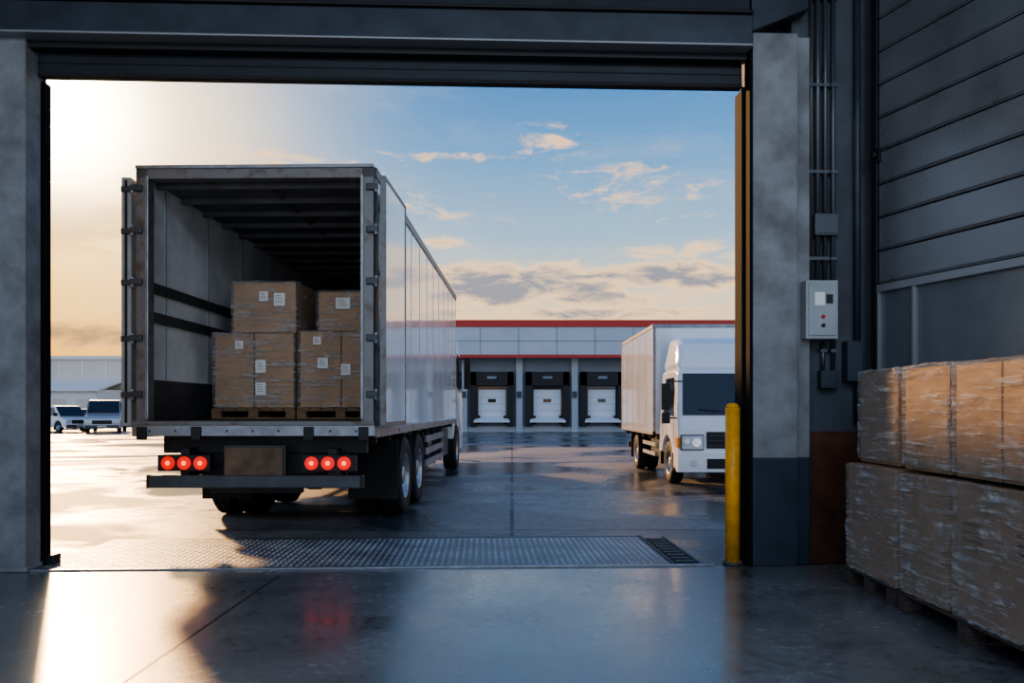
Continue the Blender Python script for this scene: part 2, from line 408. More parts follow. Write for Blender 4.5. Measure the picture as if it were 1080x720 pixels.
b = B(); b.box(-10.3, -10.0, -3.6, 6.5, 0, 7, 'wallpaint'); b.obj('wall_left')
b = B(); b.prism([(-10.3,-3.6,7.0),(7.4,-3.6,7.0),(3.5,7.25,7.0),(-10.3,6.75,7.0)], (0,0,.25), 'wallpaint')
b.obj('ceiling')
for (x,y,p_) in ((-4.5,-.5,45),(-.6,-1.2,190),(3.0,.6,140)):  # added fill lamps, out of view, cool light for interior and truck cargo
    e = empty('added_fill_lamp', (x,y,6.2))
    b = B(); b.box(-.6,.6,-.15,.15,.02,.10,'meter'); b.box(-.57,.57,-.12,.12,.0,.02,'fill_glow')
    for q in (-.4,.4): b.cyl((q,0,.445),.006,.70,'z','black',6)
    b.obj('fill_lamp_body', e, .005)
    ld = D.lights.new('fill_light','AREA'); ld.shape='RECTANGLE'; ld.size=1.2; ld.size_y=.3; ld.energy=p_; ld.color=(.70,.84,1.0)
    lo = D.objects.new('fill_light', ld); COL.objects.link(lo); lo.parent = e; lo.location=(0,0,-.02)
    lo.rotation_euler = (math.radians(30),0,0)

# ------------------------------------------------------------------ pallets with cartons
def pallet(b, x0,x1,y0,y1,z0,k='wood'):
    h = .14
    for i in range(3):
        yy = y0+(y1-y0-.1)*i/2; b.box(x0, x1, yy, yy+.1, z0, z0+.02, k)
        for j in range(3):
            xx = x0+(x1-x0-.12)*j/2; b.box(xx, xx+.12, yy, yy+.1, z0+.02, z0+.10, k)
        b.box(x0, x1, yy, yy+.1, z0+.10, z0+.118, k)
    n = 7
    for i in range(n):
        w = (x1-x0)/n; b.box(x0+i*w+.006, x0+(i+1)*w-.006, y0, y1, z0+.12, z0+h, k)
def cluster(b, x0,x1,y0,y1,z0,z1,nx,ny,nz, k='card', g=.005):
    for i in range(nx):
        for j in range(ny):
            for q in range(nz):
                a0 = x0+(x1-x0)*i/nx+g; a1 = x0+(x1-x0)*(i+1)/nx-g
                c0 = y0+(y1-y0)*j/ny+g; c1 = y0+(y1-y0)*(j+1)/ny-g
                e0 = z0+(z1-z0)*q/nz+g*.5; e1 = z0+(z1-z0)*(q+1)/nz-g*.5
                b.box(a0,a1,c0,c1,e0,e1,k)
                mx = (a0+a1)/2; b.box(mx-.025, mx+.025, c0-.0015, c1+.0015, e1-.09, e1+.0015, 'tape')
def label_front(b, x, y, z, w, h):
    b.box(x-w/2, x+w/2, y-.003, y, z-h/2, z+h/2, 'label')
    for i in range(4): b.box(x-w*.38, x+w*(.1+.07*i), y-.004, y-.003, z+h*(.3-.17*i)-.003, z+h*(.3-.17*i)+.003, 'labelink')
def wrap(parent, x0,x1,y0,y1,z0,z1, name='stretch_wrap'):
    b = B(); e = .012
    b.box(x0-e,x1+e,y0-e,y1+e,z0,z1+e,'wrap')
    o = b.obj(name, parent)
    md = o.modifiers.new('Sub','SUBSURF'); md.subdivision_type='SIMPLE'; md.levels=6; md.render_levels=6
    tx = D.textures.new('wrinkle','CLOUDS'); tx.noise_scale=.10; tx.noise_depth=2
    dm = o.modifiers.new('Disp','DISPLACE'); dm.texture=tx; dm.strength=.030; dm.mid_level=.28
    return o

e1 = empty('wrapped_pallet_of_boxes', (2.76, 5.46, 0))
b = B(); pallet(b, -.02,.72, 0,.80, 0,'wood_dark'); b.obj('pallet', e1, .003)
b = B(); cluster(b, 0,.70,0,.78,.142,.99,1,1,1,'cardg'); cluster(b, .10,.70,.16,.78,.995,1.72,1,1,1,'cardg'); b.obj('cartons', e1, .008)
wrap(e1, 0,.70,0,.76,.15,.960); wrap(e1, .10,.70,.18,.76,1.035,1.72)
e2 = empty('wrapped_pallet_of_boxes', (2.76, 3.86, 0))
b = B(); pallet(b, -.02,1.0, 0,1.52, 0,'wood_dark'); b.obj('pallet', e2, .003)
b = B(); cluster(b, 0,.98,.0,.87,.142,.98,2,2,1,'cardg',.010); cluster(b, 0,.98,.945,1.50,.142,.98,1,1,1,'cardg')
cluster(b, .02,.98,.0,.91,1.0,1.70,1,2,1,'cardg',.010); cluster(b, .04,.98,.995,1.55,1.0,1.71,1,1,1,'cardg')
for i in range(5): b.box(.007,.0095,.60+.05*(i%2),.80,.52+i*.05,.535+i*.05,'card2')
for i in range(3): b.box(.007,.0095,.12,.30,.62+i*.05,.64+i*.05,'card2')
b.obj('cartons', e2, .008)
wrap(e2, 0,.98,0,.855,.15,.955); wrap(e2, 0,.98,.96,1.49,.15,.955); wrap(e2, .02,.98,0,.895,1.035,1.70); wrap(e2, .04,.98,1.01,1.54,1.035,1.71)

# ------------------------------------------------------------------ main truck
TR = -math.atan2(16, 800)
T = empty('box_truck', (-2.745, 8.10, 0), TR)
W = 1.275; ZF = 1.30; ZT = 4.02; LB = 9.3
b = B()
b.box(-W,-W+.035,.1,LB,1.16,ZT-.01,'white_body'); b.box(W-.035,W,.1,LB,1.16,ZT-.01,'white_body')
b.box(-W,W,.1,LB,ZT-.05,ZT-.005,'white_body'); b.box(-W,W,LB-.04,LB,1.16,ZT-.01,'white_body')
b.obj('cargo_box_shell', T, .01)
b = B()
for sx in (-1,1):
    for i in range(12):
        y = .12+ (LB-.2)*i/11
        x = sx*W; b.box(min(x,x+sx*.004), max(x,x+sx*.004), y, y+.022, 1.2, 3.93, 'body_seam')
    x0,x1 = sorted((sx*(W-.01), sx*(W+.014)))
    b.box(x0,x1,.1,LB+.01,3.92,4.03,'rframe'); b.box(x0,x1,.1,LB+.01,1.12,1.22,'steel_light')
    for i in range(7):
        y = 1.5+i*1.2; b.cyl((sx*(W+.018), y, 1.17), .022, .02, 'x', 'amber', 10)
b.obj('side_trim', T, .003)
b = B()
for sx in (-1,1):
    x0,x1 = sorted((sx*1.145, sx*W)); b.box(x0,x1,-.02,.12,1.14,ZT,'rframe')
    x0,x1 = sorted((sx*1.135, sx*1.17)); b.box(x0,x1,-.035,-.015,1.32,ZT-.1,'steel_light')
    for z in (1.55, 2.15, 2.75, 3.3, 3.75):
        x0,x1 = sorted((sx*1.20, sx*(W+.05))); b.box(x0,x1,-.055,-.01,z,z+.07,'bumper')
        b.cyl((sx*(W+.03), -.035, z+.035), .02, .12, 'z', 'steel_light', 10)
b.box(-W,W,-.02,.12,3.885,ZT+.01,'rframe'); b.box(-W,W,-.04,.0,3.99,4.03,'steel_light')
b.obj('rear_frame', T, .008)
b = B()
b.box(-W-.02,W+.02,-.07,.14,1.14,1.285,'steel_light'); b.box(-W-.02,W+.02,-.085,.0,1.255,1.30,'rframe')
for i in range(9): b.cyl((-1.1+i*.275,-.072,1.195), .014,.012,'y','bumper',8)
for x in (-1.18,-.6,.6,1.18): b.box(x-.05,x+.05,-.10,-.06,1.10,1.24,'black')
b.obj('rear_sill', T, .006)
b = B(); b.box(-W+.03,W-.03,.12,LB-.04,1.14,1.30,'woodfloor')
for i in range(14): x=-1.15+i*.177; b.box(x,x+.006,.12,LB-.04,1.30,1.302,'black')
b.obj('cargo_floor', T)
b = B()
for sx in (-1,1):
    x0,x1 = sorted((sx*(W-.06), sx*(W-.034)))
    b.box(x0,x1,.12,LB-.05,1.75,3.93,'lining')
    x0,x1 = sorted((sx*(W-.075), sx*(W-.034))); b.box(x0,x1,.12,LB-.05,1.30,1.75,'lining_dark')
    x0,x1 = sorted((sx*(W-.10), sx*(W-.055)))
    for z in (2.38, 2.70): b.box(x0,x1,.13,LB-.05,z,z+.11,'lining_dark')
    x0,x1 = sorted((sx*(W-.068), sx*(W-.055)))
    for i in range(8): y=.5+i*1.15; b.box(x0,x1,y,y+.03,1.75,3.9,'body_seam')
b.box(-W+.05,W-.05,LB-.08,LB-.045,1.3,3.93,'lining')
b.obj('cargo_lining', T, .003)
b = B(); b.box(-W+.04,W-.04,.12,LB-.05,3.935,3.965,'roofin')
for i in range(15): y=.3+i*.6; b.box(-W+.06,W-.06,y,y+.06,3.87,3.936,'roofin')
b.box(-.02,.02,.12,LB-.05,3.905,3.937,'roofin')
b.obj('roof_bows', T, .004)
for sx, nm, ang in ((-1,'rear_door_left', .10),(1,'rear_door_right', .02)):
    b = B(); th = .045 if sx>0 else .085
    b.box(0,th,0,1.2,1.26,3.90,'white_body' if sx>0 else 'doorleaf')
    b.box(-.008,th+.008,-.01,.03,1.25,3.91,'rframe' if sx>0 else 'doorleaf'); b.box(-.008,th+.008,1.17,1.21,1.25,3.91,'rframe')
    b.box(-.006,th+.006,0,1.2,1.24,1.29,'rframe'); b.box(-.006,th+.006,0,1.2,3.87,3.91,'rframe')
    if sx<0: b.box(.03,.055,-.022,-.01,1.28,3.88,'rubber')
    for y in (.35,.85):
        b.cyl((-.033, y, 2.58), .014, 2.6, 'z', 'steel_light', 10)
        for z in (1.4,2.1,3.0,3.75): b.box(-.055,0,y-.04,y+.04,z,z+.05,'bumper')
    o = b.obj(nm, T, .004)
    if sx<0:
        o.location = (-W-.155,0.0,0); o.rotation_euler=(0,0,ang)
    else:
        o.location = (W+.075,-.0,0); o.rotation_euler=(0,0,-ang)
b = B()
for z in (1.55, 2.15, 2.75, 3.3, 3.75): b.box(-W-.16,-W-.02,-.03,.01,z,z+.06,'bumper')
b.obj('door_hinges', T, .006)
b = B()
for x in (-.48,.40): b.box(x,x+.08,.45,10.6,.86,1.12,'chassis')
for i in range(11): y=.5+i*.85; b.box(-1.2,1.2,y,y+.07,1.04,1.14,'chassis')
b.box(-1.13,1.13,.30,.42,.94,1.14,'chassis'); b.box(-.9,.9,.34,.40,.70,.95,'chassis')
for x in (-.85,.75): b.box(x,x+.10,.10,.35,.60,1.0,'chassis')
b.box(-.74,.31,.62,.74,.46,.60,'chassis')
b.obj('chassis', T, .006)
b = B(); b.box(-1.16,1.15,-.02,.10,.585,.72,'bumper'); b.box(-1.165,-1.14,-.03,.11,.58,.725,'black'); b.box(1.13,1.155,-.03,.11,.58,.725,'black')
b.obj('underrun_bumper', T, .012)
b = B(); b.box(-.34,.29,.02,.06,.66,1.02,'board'); b.box(-.36,.31,.055,.08,.64,1.04,'bumper'); b.obj('rear_board', T, .01)
b = B()
for sx in (-1,1):
    x0,x1 = sorted((sx*.50, sx*1.07))
    b.box(x0,x1,.04,.14,.76,.935,'black')
    for xc in (.60,.775,.95):
        b.cyl((sx*xc,.03,.848),.074,.03,'y','red_on',24,.070); b.cyl((sx*xc,.012,.848),.024,.012,'y','red_core',16)
b.obj('tail_lamps', T, .004)
b = B()
for y in (2.30, 3.60):
    for sx in (-1,1):
        b.wheel((sx*1.12,y,.53),.53,.27,sx); b.wheel((sx*.79,y,.53),.53,.27,sx)
    b.cyl((0,y,.53),.075,1.5,'x','chassis',14); b.lathe((0,y,.53),[(-.22,0),(-.2,.12),(-.08,.2),(.08,.2),(.2,.12),(.22,0)],['chassis']*5,20)
for sx in (-1,1): b.wheel((sx*1.1,9.95,.53),.53,.30,sx)
b.cyl((0,9.95,.50),.06,2.0,'x','chassis',12)
b.obj('wheels', T)
b = B()
for sx in (-1,1):
    for y in (2.30,3.60):
        pts=[]
        for i in range(9):
            t=math.radians(20+140*i/8); pts.append((.60*math.cos(t),.60*math.sin(t)))
        for i in range(8):
            (a,c),(d,e)=pts[i],pts[i+1]; x0=.64*sx
            k=.965
            b.prism([(x0,y+a,.53+c),(x0,y+d,.53+e),(x0,y+d*k,.53+e*k),(x0,y+a*k,.53+c*k)],(sx*.62,0,0),'chassis')
    x0,x1=sorted((sx*.62,sx*1.26)); b.box(x0,x1,1.60,1.625,.28,1.05,'rubber')
    x0,x1=sorted((sx*1.20,sx*1.24))
    for z in (.48,.68,.88): b.box(x0,x1,4.5,7.0,z,z+.11,'steel_light')
    for y in (4.7,5.7,6.7): b.box(sx*1.20-.03,sx*1.20+.03,y,y+.06,.45,1.14,'chassis')
    x0,x1=sorted((sx*.55,sx*1.15)); b.box(x0,x1,7.2,8.7,.45,1.0,'bumper')
    b.cyl((sx*.85,5.6,.75),.27,1.6,'y','steel_light',24)
b.obj('mudguards_and_side_guards', T, .004)
def cab(parent, y0, hw, prof, zmid, paint, taper=.05, bevel=.05):
    b = B()
    vs = b.prism([(-hw, y0+y, z) for y,z in prof], (2*hw,0,0), paint)
    for v in vs:
        if v.co.z > zmid: v.co.x *= 1-taper*(v.co.z-zmid)
    return b.obj('cab_body', parent, bevel, 3)
arch = [(-.62*math.cos(math.radians(a)), .53+.62*math.sin(math.radians(a))) for a in range(0,181,20)]
prof = [(9.45,1.0),(9.45,3.0),(9.6,3.15),(11.2,3.1),(11.45,2.9),(11.62,1.7),(11.66,.45),(10.75,.42)] 
prof = [(y-9.45,z) for y,z in prof] + [(-a+.5,z) for a,z in arch if z>.56]
cab(T, 9.45, 1.22, prof, 1.7, 'white_cab', .04, .05)
b = B()
for sx in (-1,1):
    x=sx*1.225; x0,x1=sorted((x,x+sx*.012)); b.prism([(x0,10.0,1.95),(x0,11.4,1.85),(x0,11.25,2.7),(x0,10.0,2.75)],(x1-x0,0,0),'glass_dark')
    b.box(min(sx*1.3,sx*1.46),max(sx*1.3,sx*1.46),11.2,11.28,1.95,2.75,'black'); b.box(min(sx*1.2,sx*1.35),max(sx*1.2,sx*1.35),11.22,11.26,2.70,2.74,'black')
b.prism([(-1.05,11.64,1.75),(1.05,11.64,1.75),(1.0,11.49,2.85),(-1.0,11.49,2.85)],(0,.02,0),'glass_dark')
b.box(-.8,.8,11.65,11.68,.9,1.5,'black'); b.box(-1.15,1.15,11.6,11.72,.35,.75,'bumper')
for sx in (-1,1): b.box(min(sx*.8,sx*1.1),max(sx*.8,sx*1.1),11.66,11.73,.48,.66,'lens')
b.obj('cab_windows_mirrors_grille', T, .006)
def tloc(x,y,z): 
    v = Matrix.Rotation(TR,4,'Z') @ Vector((x,y,z)); return (v.x-2.745, v.y+8.10, v.z)
def cargo(x0,x1,u0,u1,zs,zt,labs):
    e = empty('wrapped_pallet_of_boxes', tloc(0,1.4,1.304), TR)
    b = B(); pallet(b, x0-.03,x1+.02,0,1.0,0); b.obj('pallet', e, .003)
    b = B(); cluster(b,x0,x1,.02,1.0,.142,zs,2,2,1,'card',.008); cluster(b,u0,u1,.04,.9,zs+.004,zt,1,1,1)
    b.obj('cartons', e, .006)
    b = B()
    for (lx,lz,w,h,up) in labs: label_front(b, lx, .012 if up else -.008, lz, w, h)
    b.obj('labels', e)
    wrap(e,x0,x1,.02,1.0,.15,zs-.008); wrap(e,u0,u1,.04,.9,zs+.02,zt)
cargo(-1.03,-.02,-.80,.0,1.08,1.72,[(-.43,.66,.13,.16,0),(-.43,.38,.13,.16,0),(-.70,.93,.10,.1,0),(-.2,1.50,.14,.16,1),(-.40,1.54,.11,.12,1)])
cargo(.05,1.10,.28,1.10,1.10,1.60,[(.35,.70,.13,.13,0),(.64,.62,.12,.14,0),(.28,.98,.1,.1,0),(.6,1.45,.18,.14,1)])

# ------------------------------------------------------------------ white delivery truck (facing us)
R = empty('delivery_truck', (4.12, 13.7, 0), 0)
HW = 1.12
wc=(1.05,.41)
arc = [(wc[0]+.50*math.cos(math.radians(a)), wc[1]+.50*math.sin(math.radians(a))) for a in range(0,181,20)]
prof = [(1.85,.55),(1.85,2.12),(1.75,2.20),(.55,2.20),(.36,2.13),(.10,1.30),(.02,1.05),(.0,.32),(.45,.30)] + [(a,z) for a,z in arc[::-1] if z>.45] + [(1.62,.5)]
cab(R, 0, HW, prof, 1.25, 'white_cab', .07, .07)
b = B()
pf = [(.44,2.17),(.56,2.44),(.76,2.68),(1.04,2.80),(1.5,2.85),(1.86,2.83),(1.86,2.17)]
vs = b.prism([(-1.04,y,z) for y,z in pf],(2.08,0,0),'white_cab')
for v in vs: v.co.x *= 1-.10*max(0,v.co.z-2.2)/.6
b.obj('roof_deflector', R, .12, 6)
b = B()
def fy(z): return .10+(z-1.30)*(.26/.83)
def tp(z): return 1-.07*(z-1.25)
z0,z1=1.32,2.09
b.prism([(-1.02*tp(z0),fy(z0)-.004,z0),(1.02*tp(z0),fy(z0)-.004,z0),(1.02*tp(z1),fy(z1)-.004,z1),(-1.02*tp(z1),fy(z1)-.004,z1)],(0,-.014,.004),'glass_dark')
for sx in (-1,1):
    X=lambda z: sx*HW*tp(z)
    pts=[(.42,1.30),(1.35,1.36),(1.35,2.03),(.62,2.03),(.46,1.75)]
    b.prism([(X(z)-sx*.004,y,z) for y,z in pts],(sx*.012,0,0),'glass_dark')
    b.prism([(X(1.2)+sx*.002,y,z) for y,z in [(.36,.78),(.375,.78),(.375,1.3),(.36,1.3)]],(sx*.004,0,0),'black')
    b.prism([(X(1.2)+sx*.002,y,z) for y,z in [(1.42,.95),(1.435,.95),(1.435,2.0),(1.42,2.0)]],(sx*.004,0,0),'black')
    b.box(min(sx*HW,sx*(HW+.03)),max(sx*HW,sx*(HW+.03)),1.22,1.36,1.18,1.22,'black')
b.obj('windows', R, .02, 2)
b = B()
b.box(-.60,.60,-.012,.03,.72,1.02,'black')
for z in (.76,.85,.94): b.box(-.58,.58,-.026,-.008,z,z+.022,'bumper')
b.box(-1.14,1.14,-.09,.10,.30,.64,'white_cab')
b.box(-.62,.62,-.097,-.085,.36,.54,'black'); b.box(-.26,.26,-.105,-.095,.42,.53,'plate')
b.cyl((0,-.018,1.12),.05,.02,'y','chrome',18)
for sx in (-1,1):
    x0,x1=sorted((sx*.66,sx*1.08)); b.box(x0,x1,-.03,.10,.69,.97,'bumper')
    x0,x1=sorted((sx*.68,sx*1.06)); b.box(x0,x1,-.05,.0,.71,.95,'lens')
    b.cyl((sx*.80,-.052,.83),.085,.02,'y','chrome',20); b.cyl((sx*.98,-.052,.85),.06,.02,'y','chrome',20)
    x0,x1=sorted((sx*1.08,sx*1.13)); b.box(x0,x1,-.02,.16,.74,.92,'amber')
    b.cyl((sx*.86,-.092,.46),.065,.02,'y','lens',16)
b.obj('front_grille_bumper_lamps', R, .02, 2)
b = B()
for sx in (-1,1):
    x=sx*(HW+.12); b.box(min(x,x+sx*.16),max(x,x+sx*.16),.10,.17,1.42,1.90,'black')
    b.box(min(x+sx*.02,x+sx*.14),max(x+sx*.02,x+sx*.14),.168,.175,1.45,1.87,'chrome')
    b.box(min(x,x+sx*.15),max(x,x+sx*.15),.11,.17,1.17,1.37,'black')
    for z in (1.27,1.94): b.cyl((sx*(HW+.04),.17,z),.014,.30,'x','black',8)
    b.cyl((sx*(HW+.17),.14,1.58),.014,.70,'z','black',8)
for sx in (-1,1):
    b.cyl((sx*.42,fy(1.42)-.035,1.40),.008,.62,(1,.0,.10*sx),'black',6)
b.obj('mirrors_and_wipers', R, .01, 2)
b = B()
b.box(-1.19,1.19,2.0,6.5,.92,3.18,'white_body')
b.obj('cargo_box', R, .02)
b = B()
for sx in (-1,1):
    for z in (.90,3.12):
        x0,x1=sorted((sx*1.15,sx*1.205)); b.box(x0,x1,1.98,6.52,z,z+.07,'steel_light')
    for y in (1.98,6.47):
        x0,x1=sorted((sx*1.15,sx*1.205)); b.box(x0,x1,y,y+.05,.9,3.19,'steel_light')
    for i in range(1,5): x0,x1=sorted((sx*1.19,sx*1.194)); b.box(x0,x1,2+i*.9,2.015+i*.9,.97,3.12,'body_seam')
    x0,x1=sorted((sx*1.08,sx*1.12)); 
    for z in (.45,.65): b.box(x0,x1,2.2,3.7,z,z+.08,'steel_light')
b.box(-1.2,1.2,1.975,2.02,3.12,3.19,'steel_light')
b.obj('box_trim', R, .004)
b = B()
for x in (-.42,.35): b.box(x,x+.07,.6,6.5,.60,.85,'chassis')
for i in range(6): y=2.1+i*.85; b.box(-1.1,1.1,y,y+.06,.80,.92,'chassis')
b.box(-1.0,-.5,2.3,3.3,.42,.85,'bumper'); b.box(-1.05,1.05,6.3,6.4,.45,.58,'bumper')
for sx in (-1,1):
    b.wheel((sx*.97,1.05,.41),.41,.23,sx); b.wheel((sx*1.0,4.7,.41),.41,.22,sx); b.wheel((sx*.74,4.7,.41),.41,.22,sx)
    x0,x1=sorted((sx*.6,sx*1.14)); b.box(x0,x1,5.25,5.27,.25,.85,'rubber')
    x0,x1=sorted((sx*.85,sx*1.13)); b.box(x0,x1,.42,.56,.28,.62,'black'); b.box(x0,x1,1.54,1.70,.34,.60,'black')
for y in (1.05,4.7): b.cyl((0,y,.41),.06,1.9,'x','chassis',12)
b.obj('chassis_and_wheels', R)

# ------------------------------------------------------------------ dock building
DB = empty('loading_dock_building', (0, 49, 0), 0)
b = B()
b.box(-14,34,0,14,0,4.9,'dockwall'); b.box(-14.2,34.2,-1.4,14,4.88,6.62,'clad')
b.box(-14.25,34.25,-1.48,14.05,6.62,7.05,'redtrim'); b.box(-14.25,34.25,-1.48,-1.38,4.68,4.88,'redtrim')
b.box(-14.2,34.2,-1.4,0,4.74,4.88,'dockwall')
b.obj('shell', DB)
b = B()
x=-14
while x<34: b.box(x,x+.03,-1.43,-1.4,4.9,6.6,'dockwall'); x+=2.4
b.box(-14,34,-1.43,-1.40,5.72,5.75,'dockwall')
b.box(-14,34,-.06,0,0,.35,'clad')
b.obj('cladding_joints', DB)
dxs=[-4.85-3.5,-4.85,-1.29,2.27,5.78,9.3,12.8,16.3,19.8]
b = B(); c = B(); d = B()
for x in dxs:
    b.box(x-1.4,x-.98,-.55,0,.35,3.85,'black'); b.box(x+.98,x+1.4,-.55,0,.35,3.85,'black'); b.box(x-1.4,x+1.4,-.55,0,2.95,3.85,'black')
    b.box(x-1.0,x+1.0,-.05,0,.9,3.0,'glass_dark')
    b.box(x-1.05,x-.75,-.45,0,.5,1.05,'black'); b.box(x+.75,x+1.05,-.45,0,.5,1.05,'black')
    c.box(x-.88,x+.88,-.10,-.04,.95,2.72,'dockdoor')
    for z in (1.35,1.78,2.2): c.box(x-.88,x+.88,-.115,-.10,z,z+.02,'body_seam')
    c.box(x-.25,x+.25,-.12,-.10,1.9,2.12,'glass_dark')
    c.prism([(x-.95,-.10,.93),(x+.95,-.10,.93),(x+1.15,-.9,.62),(x-1.15,-.9,.62)],(0,0,.08),'dockdoor')
    d.box(x+1.55,x+1.98,-.25,0,.0,4.74,'clad')
    d.box(x-.3,x+.3,-.65,-.55,3.40,3.56,'dockwall')
b.obj('dock_shelters', DB, .03); c.obj('dock_doors', DB); d.obj('piers', DB)
b = B()
for x in dxs: b.box(x+1.6,x+1.9,-.35,-.25,2.2,2.6,'bumper')
b.obj('wall_fittings', DB)
b = B()
for x in (17.0,25.0): b.box(x,x+1.8,6,8,7.0,7.5,'clad')
b.obj('roof_vents', DB, .05)

FW = empty('distant_warehouse', (-44, 78, 0), 0)
b = B(); b.box(-30,20,0,12,0,6.9,'farwall'); b.box(-30.2,20.2,-.3,12,6.6,6.95,'farlight')
b.box(-3,4,-5,0,0,3.4,'farlight'); b.prism([(-3.4,-5.4,3.2),(4.4,-5.4,3.2),(4.4,0,4.4),(-3.4,0,4.4)],(0,0,.2),'farlight')
for i in range(3): b.box(-2.4+i*2.2,-1.1+i*2.2,-5.05,-5,.1,2.5,'farwall')
for i in range(20): x=-29+i*2.4; b.box(x,x+.15,-.08,0,0,6.5,'farlight')
b.obj('shell', FW)

def car(name, loc, rz, L_, H, Wd, paint, bonnet=.9):
    e = empty(name, loc, rz)
    b = B(); hl=L_/2; hw=Wd/2
    def archp(cx): return [(cx+.42*math.cos(math.radians(a)), .34+.42*math.sin(math.radians(a))) for a in range(180,-1,-20)]
    f_,g_=-hl+.85, hl-.85
    low=[(-hl,.30),(-hl+.02,.28)]+archp(f_)+archp(g_)+[(hl-.02,.30)]
    low=[p for p in low if p[1]>=.28]
    top=[(hl,.95),(hl-.12,H*.62),(hl-.28,H-.08),(hl-.45,H),(-hl+bonnet+.75,H),(-hl+bonnet+.55,H-.05),(-hl+bonnet-.05,H*.58),(-hl+.18,H*.50),(-hl+.03,H*.42),(-hl,.6)]
    vs=b.prism([(-hw,y,z) for y,z in low+top],(Wd,0,0),paint)
    for v in vs:
        if v.co.z>H*.55: v.co.x*=1-.16*(v.co.z-H*.55)
    b.obj('body', e, .05, 3)
    b=B()
    y0=-hl+bonnet; zA=H*.60; zB=H-.10
    b.prism([(-hw*.90,y0-.05,zA),(hw*.90,y0-.05,zA),(hw*.84,y0+.50,zB),(-hw*.84,y0+.50,zB)],(0,-.03,.02),'glass_dark')
    b.prism([(-hw*.85,hl-.12,zA+.05),(hw*.85,hl-.12,zA+.05),(hw*.8,hl-.26,zB),(-hw*.8,hl-.26,zB)],(0,.04,.02),'glass_dark')
    for sx in (-1,1):
        x=sx*hw*.985
        for a0,a1 in ((y0+.25,y0+1.15),(y0+1.25,y0+2.1),(y0+2.2,hl-.35)):
            if a1>a0+.2:
                s0 = .38 if a0==y0+.25 else 0
                b.prism([(x,a0,zA+.03),(x,a1,zA+.03),(x-sx*.05,a1,zB-.03),(x-sx*.05,a0+s0,zB-.03)],(sx*.015,0,0),'glass_dark')
        b.box(min(sx*hw*.6,sx*hw*.95),max(sx*hw*.6,sx*hw*.95),-hl-.015,-hl+.12,.62,.80,'lens')
        b.box(min(sx*hw*.75,sx*hw*.97),max(sx*hw*.75,sx*hw*.97),hl-.05,hl+.015,.75,1.1,'red_off')
        b.box(min(x,x+sx*.2),max(x,x+sx*.2),y0+.15,y0+.25,zA,zA+.2,'black')
        for cy in (f_,g_): b.wheel((sx*(hw-.11),cy,.34),.34,.20,sx)
    b.box(-hw*.55,hw*.55,-hl-.012,-hl+.05,.55,.78,'black'); b.box(-hw*.95,hw*.95,-hl-.05,-hl+.1,.30,.48,'bumper'); b.box(-hw*.95,hw*.95,hl-.1,hl+.05,.30,.50,'bumper')
    b.box(-.26,.26,-hl-.06,-hl-.045,.36,.46,'plate')
    b.obj('glass_lamps_wheels', e)
car('minivan', (-29.3, 49.0, 0), math.radians(62), 4.5, 1.70, 1.8, 'white_cab', .75)
car('delivery_van', (-25.9, 48.5, 0), math.radians(22), 5.0, 2.05, 1.95, 'silver', .8)
car('minivan', (-36.5, 52, 0), math.radians(70), 4.5, 1.65, 1.8, 'silver', .8)
car('parked_car', (-33.4, 58.0, 0), math.radians(60), 4.3, 1.5, 1.75, 'darkcar', 1.0)
car('parked_car', (-39.5, 64.0, 0), math.radians(80), 4.3, 1.5, 1.75, 'silver', 1.0)
car('parked_car', (-33.0, 66.0, 0), math.radians(75), 4.3, 1.55, 1.75, 'silver', 1.0)

# ------------------------------------------------------------------ sun + sky
S = Vector((-.61, 1.0, .40)).normalized()
sd = D.lights.new('sun', 'SUN'); sd.energy = 6.0; sd.color = (1,.55,.22); sd.angle = .05
so = D.objects.new('sun', sd); COL.objects.link(so); so.rotation_euler = S.to_track_quat('Z','Y').to_euler()

w = D.worlds.new('evening_sky'); scene.world = w; w.use_nodes = True
nt = w.node_tree; N = nt.nodes; L = nt.links
bg = N['Background']
tc = N.new('ShaderNodeTexCoord')
nv = N.new('ShaderNodeVectorMath'); nv.operation='NORMALIZE'; L.new(tc.outputs['Generated'], nv.inputs[0])
sp = N.new('ShaderNodeSeparateXYZ'); L.new(nv.outputs[0], sp.inputs[0])
def mth(op, a, b_=None, c=None, clamp=False):
    n = N.new('ShaderNodeMath'); n.operation = op; n.use_clamp = clamp
    for i, q in enumerate((a, b_, c)):
        if q is None: continue
        if isinstance(q,(int,float)): n.inputs[i].default_value = q
        else: L.new(q, n.inputs[i])
    return n.outputs[0]
def mixc(fac, A, Bc, bt='MIX'):
    n = N.new('ShaderNodeMix'); n.data_type='RGBA'; n.blend_type=bt
    if isinstance(fac,(int,float)): n.inputs['Factor'].default_value=fac
    else: L.new(fac, n.inputs['Factor'])
    for k,q in (('A',A),('B',Bc)):
        if isinstance(q,tuple): n.inputs[k].default_value=(*q,1)
        else: L.new(q, n.inputs[k])
    return n.outputs['Result']
zc = mth('MAXIMUM', sp.outputs['Z'], 0.0)
def ramp(stops):
    r = N.new('ShaderNodeValToRGB'); L.new(zc, r.inputs[0]); e = r.color_ramp.elements
    e[0].position=stops[0][0]; e[0].color=(*stops[0][1],1); e[1].position=stops[-1][0]; e[1].color=(*stops[-1][1],1)
    for p_,c_ in stops[1:-1]:
        q=e.new(p_); q.color=(*c_,1)
    return r.outputs[0]
cool = ramp([(0,(.95,.52,.20)),(.07,(.98,.64,.29)),(.14,(.74,.64,.46)),(.22,(.30,.46,.60)),(.32,(.12,.30,.55)),(.42,(.055,.19,.45)),(.7,(.045,.14,.36)),(1,(.035,.11,.28))])
